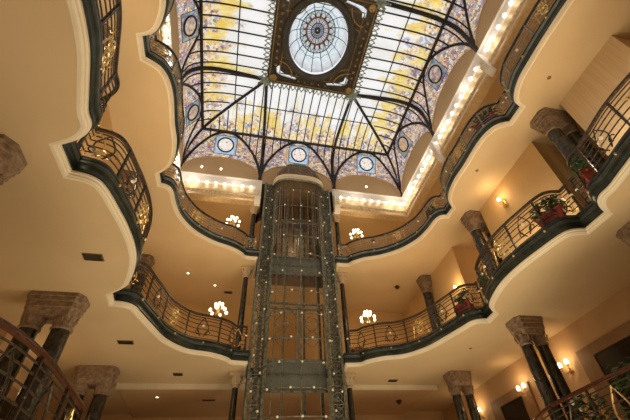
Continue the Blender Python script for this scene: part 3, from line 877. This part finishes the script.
# back of the shaft
for i in range(1, 18):
    t = pi * i / 18
    lb(MB().tube([front(t, 10.4, .97), front(t, 14.6, .97)], .016, 4), 'upper_bar', 'upper')
lb(MB().box((0, 1.45, (H3 - .3 + 14.9) / 2), (3.6, .04, 14.9 - H3 + .3)), 'back_panel', 'brownwall', False)
for i in range(9):
    lb(MB().box((-1.2 + .3 * i, 1.40, 12.4), (.03, .03, 4.9)), 'back_bar', 'iron', False)
l = bpy.data.lights.new('shaft_fill', 'POINT'); l.energy = 14; l.color = (1, .8, .55); l.shadow_soft_size = .2  # added point without a fixture, brightens the dark shaft
lo = bpy.data.objects.new('shaft_fill', l); COL.objects.link(lo); lo.location = (0, .7, 11.6)
for x in (-.45, .45):
    lb(MB().box((x, .9, 5.6), (.07, .10, 18.2)), 'guide_rail', 'steel', False)
# the car waiting high in the shaft
bowl(11.25, 11.5, 'car_band', 'wood', .94)

# ------------------------------------------------------------------ candelabra on the railings by the lift
def candelabrum(x, y, z, label):
    t = thing('candelabrum', (x, y, z), label, 'lamp', rz=random.random())
    MB().lathe([(.09, 0), (.09, .03), (.03, .06), (.025, .2), (.05, .25), (.02, .3), (.02, .42), (.03, .46)], 10).build('stem', M['brass'], t)
    bl = MB().sphere((0, 0, 0), .055, 10, 7, 1.15).mesh('bulb', M['bulb'])
    for k in range(6):
        an = k * pi / 3
        o = MB().tube([(cos(an) * r_, sin(an) * r_, zz) for r_, zz in ((.02, .16), (.14, .05), (.27, .09), (.31, .15))], .014, 5).build('arm', M['brass'], t)
        place(bl, 'bulb', o, (cos(an) * .31, sin(an) * .31, .22))
    for k in range(4):
        an = k * pi / 2 + .4
        o = MB().tube([(cos(an) * r_, sin(an) * r_, zz) for r_, zz in ((.02, .36), (.08, .32), (.15, .34), (.17, .38))], .012, 5).build('arm', M['brass'], t)
        place(bl, 'bulb', o, (cos(an) * .17, sin(an) * .17, .45))
    place(bl, 'bulb', t, (0, 0, .54))
    l = bpy.data.lights.new('candelabrum_light', 'POINT'); l.energy = 22; l.color = (1, .72, .40); l.shadow_soft_size = .3
    lo = bpy.data.objects.new('candelabrum_light', l); COL.objects.link(lo); lo.location = (x, y, z + 1.1)
for lv in (2, 3):
    for s in (-1, 1):
        candelabrum(s * 3.0 - .16, -.83 if s < 0 else -.76, HB[lv] + (1.48 if lv == 2 else 1.25), 'cluster of glowing bulbs on a brass candelabrum, %s gallery %s of lift' % ('middle' if lv == 2 else 'top', 'left' if s < 0 else 'right'))

# ------------------------------------------------------------------ plants
def plant(x, y, z, label, rz=0.0, h=.55, w=.42, n=130, pot=(.34, .26), flowers=0, seed=1):
    rnd = random.Random(seed)
    t = thing('potted_plant', (x, y, z), label, 'plant', rz=rz)
    ph, pr = pot[1], pot[0] / 2; box = len(pot) > 2; fl = .30 if box else 1.0
    if box:
        b_ = MB().box((0, 0, ph / 2), (pot[0], pot[2], ph), 0, .85); b_.box((0, 0, ph - .02), (pot[0] + .05, pot[2] + .04, .05)); b_.build('pot', M['pot'], t)
    else:
        pass
    if not box:
        MB().lathe([(pr * .75, 0), (pr * .8, .02), (pr, ph * .85), (pr * 1.12, ph * .87), (pr * 1.12, ph), (pr * .9, ph), (pr * .85, ph * .9)], 14).build('pot', M['pot'], t)
    m_ = MB()
    for _ in range(n):
        a = rnd.random() * 2 * pi; e = rnd.random(); r_ = w * (.25 + .75 * rnd.random()) * (1 - .35 * e); zz = ph + h * (e * .95 - .12)
        c_ = Vector((cos(a) * r_, sin(a) * r_, zz)); L_ = .10 + .10 * rnd.random()
        d = Vector((cos(a + rnd.uniform(-.8, .8)), sin(a + rnd.uniform(-.8, .8)), rnd.uniform(-.5, .8))).normalized()
        sd = d.cross(Vector((rnd.uniform(-1, 1), rnd.uniform(-1, 1), 1))).normalized() * L_ * .28
        c_.y *= fl
        m_.add([c_ - d * L_ * .5, c_ + sd, c_ + d * L_ * .5 + Vector((0, 0, -.03)), c_ - sd], [(0, 1, 2, 3)])
    for k in range(7):
        a = rnd.random() * 6.28; m_.tube([(0, 0, ph * .9), (cos(a) * w * .35, sin(a) * w * .35 * fl, ph + h * .5), (cos(a) * w * .7, sin(a) * w * .7 * fl, ph + h * .7)], .01, 4)
    fo = m_.build('foliage', M['leaf'], t)
    for k in range(flowers):
        a = rnd.random() * 6.28; r_ = w * .8 * rnd.random()
        MB().sphere((cos(a) * r_, sin(a) * r_ * fl, ph + h * (.3 + .6 * rnd.random())), .05, 7, 5).build('flower', M['petal'], fo)
P2R = segs(2); 
def edge_pt(level, seg, frac, inset):
    p = offset(segs(level)[seg], -inset); L_ = plen(p); return along(p, [L_ * frac])[0]
BX = (.72, .34, .22)
for lv, sg, fr, inset, lab, kw in (
    (2, 0, .90, .08, 'red planter of pink flowered greenery by the far notch, right middle gallery', dict(flowers=4, h=.5, w=.5, pot=BX)),
    (2, 1, .11, .08, 'bushy green plant just nearer than the far notch, right middle gallery', dict(h=.7, w=.45, n=190, flowers=2, pot=(.4, .2, .2))),
    (2, 1, .885, .08, 'wide red planter with low greenery halfway along right middle gallery', dict(h=.55, w=.6, pot=(.72, .34, .22), flowers=4, n=170)),
    (2, 2, .10, .08, 'bushy plant in red planter by the near notch, right middle gallery', dict(h=.65, w=.55, n=220, flowers=2, pot=(.8, .34, .22))),
    (3, 1, .86, .08, 'green plant behind the railing by the near notch, right top gallery', dict(h=.45, w=.6, n=170, pot=(.8, .25, .2))),
    (3, 0, .88, .08, 'pale leafed plant by the far notch, right top gallery', dict(h=.4, w=.4, flowers=6, pot=(.5, .22, .2))),
):
    x, y, a = edge_pt(lv, sg, fr, inset)
    plant(x, y, HB[lv] + .50, lab, a, seed=lv * 10 + sg, **kw)

plant(5.25, -8.6, H1 + SLAB, 'large leafy plant in red pot behind the mahogany railing, lower right corner', h=1.0, w=.7, n=420, pot=(.6, .46), flowers=0, seed=5)
plant(5.15, -7.2, H1 + SLAB, 'medium leafy plant behind the lower right railing, left of the large one', h=.9, w=.5, n=260, pot=(.4, .34), flowers=5, seed=6)
plant(5.35, -9.9, H1 + SLAB, 'dark leafy plant at the right edge behind the mahogany railing', h=1.0, w=.55, n=320, pot=(.5, .4), seed=8)

def planter(x, y, z, label):
    t = thing('planter_box', (x, y, z), label, 'planter')
    b_ = MB().box((0, 0, .17), (.62, .26, .34), 0, .88); b_.box((0, 0, .335), (.68, .30, .05)); b_.build('box', M['brownwall'], t, False)
    f_ = MB()
    for k in range(-2, 3): f_.box((k * .13, -.135, .17), (.02, .02, .26))
    f_.build('front_slats', M['frame'], t, False)
for s in (-1, 1):
    planter(s * 2.62, .12, H2 + SLAB, 'brown slatted planter box behind the middle gallery railing, %s of the lift' % ('right' if s > 0 else 'left'))

# ------------------------------------------------------------------ wall sconces
def sconce(x, y, z, rz, label, power=14, arms=2):
    t = thing('wall_sconce', (x, y, z), label, 'lamp', rz=rz)      # local -y points away from the wall
    b = MB().lathe([(.10, -.16), (.12, -.1), (.07, 0), (.12, .1), (.04, .2)], 10); b.v = [(a, max(-.06, min(c_ * .4, 0)), d) for a, c_, d in b.v]
    b.build('back_plate', M['brass'], t)
    bl = MB().sphere((0, 0, 0), .07, 10, 7, 1.5).mesh('bulb', M['bulb'])
    for s in ((-1, 1) if arms == 2 else (0,)):
        MB().tube([(0, -.03, -.06), (s * .07, -.12, -.14), (s * .16, -.18, -.10), (s * .18, -.20, .03)], .018, 6).lathe([(.03, .02), (.06, .05), (.055, .07)], 8, (s * .18, -.20, 0)).build('arm', M['brass'], t)
        place(bl, 'bulb', COL.objects[-1], (s * .18, -.20, .15))
    l = bpy.data.lights.new('sconce_light', 'POINT'); l.energy = power; l.color = (1, .68, .34); l.shadow_soft_size = .1
    lo = bpy.data.objects.new('sconce_light', l); COL.objects.link(lo)
    lo.location = (x - sin(-rz) * .0, y, z + .35); d = .4
    lo.location.x += d * (-1 if x > 0 else 1) if abs(abs(rz) - pi / 2) < .1 else 0
    return t
for y, z, nm in ((-3.53, 4.02, 'nearest the viewer, beside the black doorway'), (-1.01, 4.05, 'middle one, left of the nearest pier'), (2.4, 4.1, 'farthest one')):
    xx = XW
    sconce(xx - .01, y, z, -pi / 2, 'two-bulb brass sconce glowing on lower right wall, %s' % nm)
sconce(-XW + .01, -5.6, 2.7, pi / 2, 'glowing sconce on the lower left wall seen through the railing', 14)
sconce(-XW + .01, -1.4, 3.8, pi / 2, 'two-bulb sconce on the far lower left wall', 10)
for x, y, z, nm in ((6.84, -6.31, 8.9, 'nearest'), (6.84, -1.9, 7.75, 'farthest')):
    sconce(x, y, z, -pi / 2, 'single small uplight sconce on the right middle gallery wall, the %s' % nm, 16, 1)
sconce(8.88, -3.95, 8.6, -pi / 2, 'single small uplight sconce in the recess behind the right middle column', 16, 1)

# ------------------------------------------------------------------ doorways of the first gallery
def doorway(name, y0, y1, side, zt=4.0):
    x = side * XW; s = -side
    d = MB().box((x + s * .03, (y0 + y1) / 2, (H1 + SLAB + zt) / 2), (.06, abs(y1 - y0), zt - H1 - SLAB))
    o = struct(d, name, M['dark'])
    f = MB(); e0, e1 = min(y0, y1), max(y0, y1); fz = zt + .32
    f.box((x + s * .05, e0 - .3, (H1 + SLAB + fz) / 2), (.10, .6, fz - H1 - SLAB)); f.box((x + s * .05, e1 + .3, (H1 + SLAB + fz) / 2), (.10, .6, fz - H1 - SLAB))
    f.box((x + s * .05, (e0 + e1) / 2, zt + .16), (.10, e1 - e0, .32))
    f.build('door_frame', M['frame'], o, False)
doorway('door_1', -4.74, -7.6, 1); doorway('door_2', .85, -.70, 1)
doorway('door_3', -4.9, -7.4, -1); doorway('door_4', .9, -.7, -1)
d = struct(MB().box((-5.6, 5.97, 2.6), (1.9, .06, 3.2)), 'door_5', M['dark'])
MB().box((-5.6, 5.94, 4.32), (2.4, .10, .26)).box((-6.67, 5.94, 2.6), (.26, .10, 3.2)).box((-4.53, 5.94, 2.6), (.26, .10, 3.2)).build('door_frame', M['frame'], d, False)

# ------------------------------------------------------------------ vents, smoke detectors, downlights
def vent(x, y, z, w, d, label):
    t = thing('ceiling_vent', (x, y, z), label, 'vent')
    m_ = MB().box((0, 0, -.012), (w, d, .02)); m_.build('vent_plate', M['vent'], t, False)
    g_ = MB(); n_ = 5
    for i in range(n_): g_.box((0, -d / 2 + d * (i + .5) / n_, -.028), (w * .9, d / n_ * .4, .015))
    g_.build('vent_grille', M['bronze'], t, False)
vent(-5.75, -6.58, H2, .42, .26, 'brown air vent on left ceiling, nearest the viewer')
vent(-5.72, -1.94, H2, .46, .24, 'brown air vent on left ceiling, below the far notch')
vent(-4.32, .81, H2, .34, .24, 'small brown air vent on back left ceiling')
vent(4.35, 1.30, H2, .40, .24, 'small brown air vent on back right ceiling')
vent(-3.2, 3.4, H2 - .14, .55, .12, 'narrow slot vent in the dropped ceiling at back left')
vent(-3.05, 2.9, H3, .40, .2, 'small vent in the ceiling above the left candelabrum')
def detector(x, y, z, label):
    t = thing('smoke_detector', (x, y, z), label, 'detector')
    MB().lathe([(.13, 0), (.14, -.03), (.12, -.05)], 16).build('detector_base', M['iron'], t)
    MB().sphere((0, 0, -.06), .10, 12, 7).build('detector_dome', M['dark'], t)
detector(5.0, 2.3, HC, 'dark dome detector on the top gallery ceiling right of lift')
detector(5.45, 3.6, H2 - .14, 'dark dome detector on the dropped ceiling at lower right')
detector(5.5, 1.35, H3, 'dark dome detector on the middle gallery ceiling right of lift')
dl = MB().lathe([(.05, -.012), (.06, 0)], 12).mesh('lens', M['spot'])
dr = MB().lathe([(.06, 0), (.065, -.012), (.05, -.016)], 14).mesh('trim_ring', M['vent'])
dd = MB().lathe([(.04, -.012), (.05, 0)], 12).mesh('lens', M['vent'])
def downlight(x, y, z, label):
    t = thing('downlight', (x, y, z), label, 'lamp'); place(dd if 'unlit' in label else dl, 'lens', t, (0, 0, -.012)); place(dr, 'trim_ring', t)
downlight(-4.92, 1.35, H3, 'small lit downlight on the ceiling above the left middle gallery')
downlight(-3.7, 2.3, H3, 'small dim downlight farther back on the left middle gallery ceiling')
downlight(-5.2, 3.0, H2 - .14, 'small downlight in the dropped ceiling at lower left')
downlight(5.6, -7.0, H3, 'small unlit downlight in the right ceiling above the near column')
downlight(5.9, -10.9, H3, 'small unlit downlight in the upper right ceiling')
downlight(6.2, -2.2, H2, 'small unlit downlight in the lower right ceiling')

# ------------------------------------------------------------------ light
wd = bpy.data.worlds.new('sky'); SC.world = wd; wd.use_nodes = True
wn = wd.node_tree.nodes; wl = wd.node_tree.links; bg = wn['Background']
bg.inputs['Color'].default_value = (.97, .98, 1.0, 1); bg.inputs['Strength'].default_value = 1.0
def area(loc, rot, size, power, color, spread=None):  # unseen discs added near the ground to throw warm light on the soffits
    power *= .52
    l = bpy.data.lights.new('warm_fill', 'AREA'); l.shape = 'DISK'; l.size = size; l.energy = power; l.color = color
    if spread: l.spread = spread
    o = bpy.data.objects.new('warm_fill', l); COL.objects.link(o); o.location = loc; o.rotation_euler = rot; return o
for s in (-1, 1):
    for y, x, e in ((-6.2, 6.0, 34), (-7.8, 6.0, 34), (-10.9, 5.95, 40), (-12, 5.95, 40), (-1.2, 6.1, 24)):
        l = bpy.data.lights.new('low_uplight', 'POINT'); l.energy = e; l.color = (1, .86, .62); l.shadow_soft_size = .15
        o = bpy.data.objects.new('low_uplight', l); COL.objects.link(o); o.location = (s * x, y, H2 + 1.45)
for x, y in [(q * (W - .55), -1.2 - 2.2 * k) for q in (-1, 1) for k in range(6)] + [(q, -.55) for q in (-5.6, -3.4, 3.4, 5.6)]:  # extra unseen points added beside the globes to whiten the cornice band
    l = bpy.data.lights.new('cornice_fill', 'POINT'); l.energy = 10 if y < -.6 else 6; l.color = (1, .93, .82); l.shadow_soft_size = .1
    o = bpy.data.objects.new('cornice_fill', l); COL.objects.link(o); o.location = (x, y, 14.55)
WARM = (1, .82, .55)
for x in (-2.5, 2.5):
    for y in (-4.5, -10.5):
        area((x, y, GROUND + .6), (pi, 0, 0), 2.5, 620 if x > 0 else 320, WARM)
for x in (-1, 1):  # bare points added as fill in the galleries, without fixtures
    for y in (-2, -7, -12):
        l = bpy.data.lights.new('gallery_fill', 'POINT'); l.energy = 18; l.color = (1, .76, .45); l.shadow_soft_size = .4
        o = bpy.data.objects.new('gallery_fill', l); COL.objects.link(o); o.location = (x * 7.3, y, H3 + 1.2)
        l = bpy.data.lights.new('gallery_fill', 'POINT'); l.energy = 22; l.color = (1, .72, .40); l.shadow_soft_size = .4
        o = bpy.data.objects.new('gallery_fill', l); COL.objects.link(o); o.location = (x * 6.3, y, H2 + 1.3)
        l = bpy.data.lights.new('gallery_fill', 'POINT'); l.energy = 10; l.color = (1, .64, .32); l.shadow_soft_size = .4
        o = bpy.data.objects.new('gallery_fill', l); COL.objects.link(o); o.location = (x * 7.9, y, H1 + 1.6)
    for lv, e in ((1, 14), (2, 36), (3, 36)):
        l = bpy.data.lights.new('gallery_fill', 'POINT'); l.energy = e; l.color = (1, .70, .38); l.shadow_soft_size = .4
        o = bpy.data.objects.new('gallery_fill', l); COL.objects.link(o); o.location = (x * 4.6, 2.2, HB[lv] + 1.4)

# ------------------------------------------------------------------ camera
az, el, roll, f = 0.29860, 0.78940, -0.09488, 367.342
fw = Vector((sin(az) * cos(el), cos(az) * cos(el), sin(el)))
r0 = Vector((cos(az), -sin(az), 0)); u0 = r0.cross(fw)
r_ = r0 * cos(roll) + u0 * sin(roll); u_ = -r0 * sin(roll) + u0 * cos(roll)
cam = bpy.data.cameras.new('camera'); co = bpy.data.objects.new('camera', cam); COL.objects.link(co)
co.matrix_world = Matrix(((r_.x, u_.x, -fw.x, -2.37066), (r_.y, u_.y, -fw.y, -14.58743), (r_.z, u_.z, -fw.z, 0), (0, 0, 0, 1)))
cam.sensor_width = 36; cam.lens = f / 630 * 36; cam.shift_x = -18.277 / 630; cam.shift_y = -24.158 / 630
cam.clip_start = .05; cam.clip_end = 200
SC.camera = co
SC.view_settings.view_transform = 'Standard'; SC.view_settings.look = 'None'; SC.view_settings.exposure = 0; SC.view_settings.gamma = 1
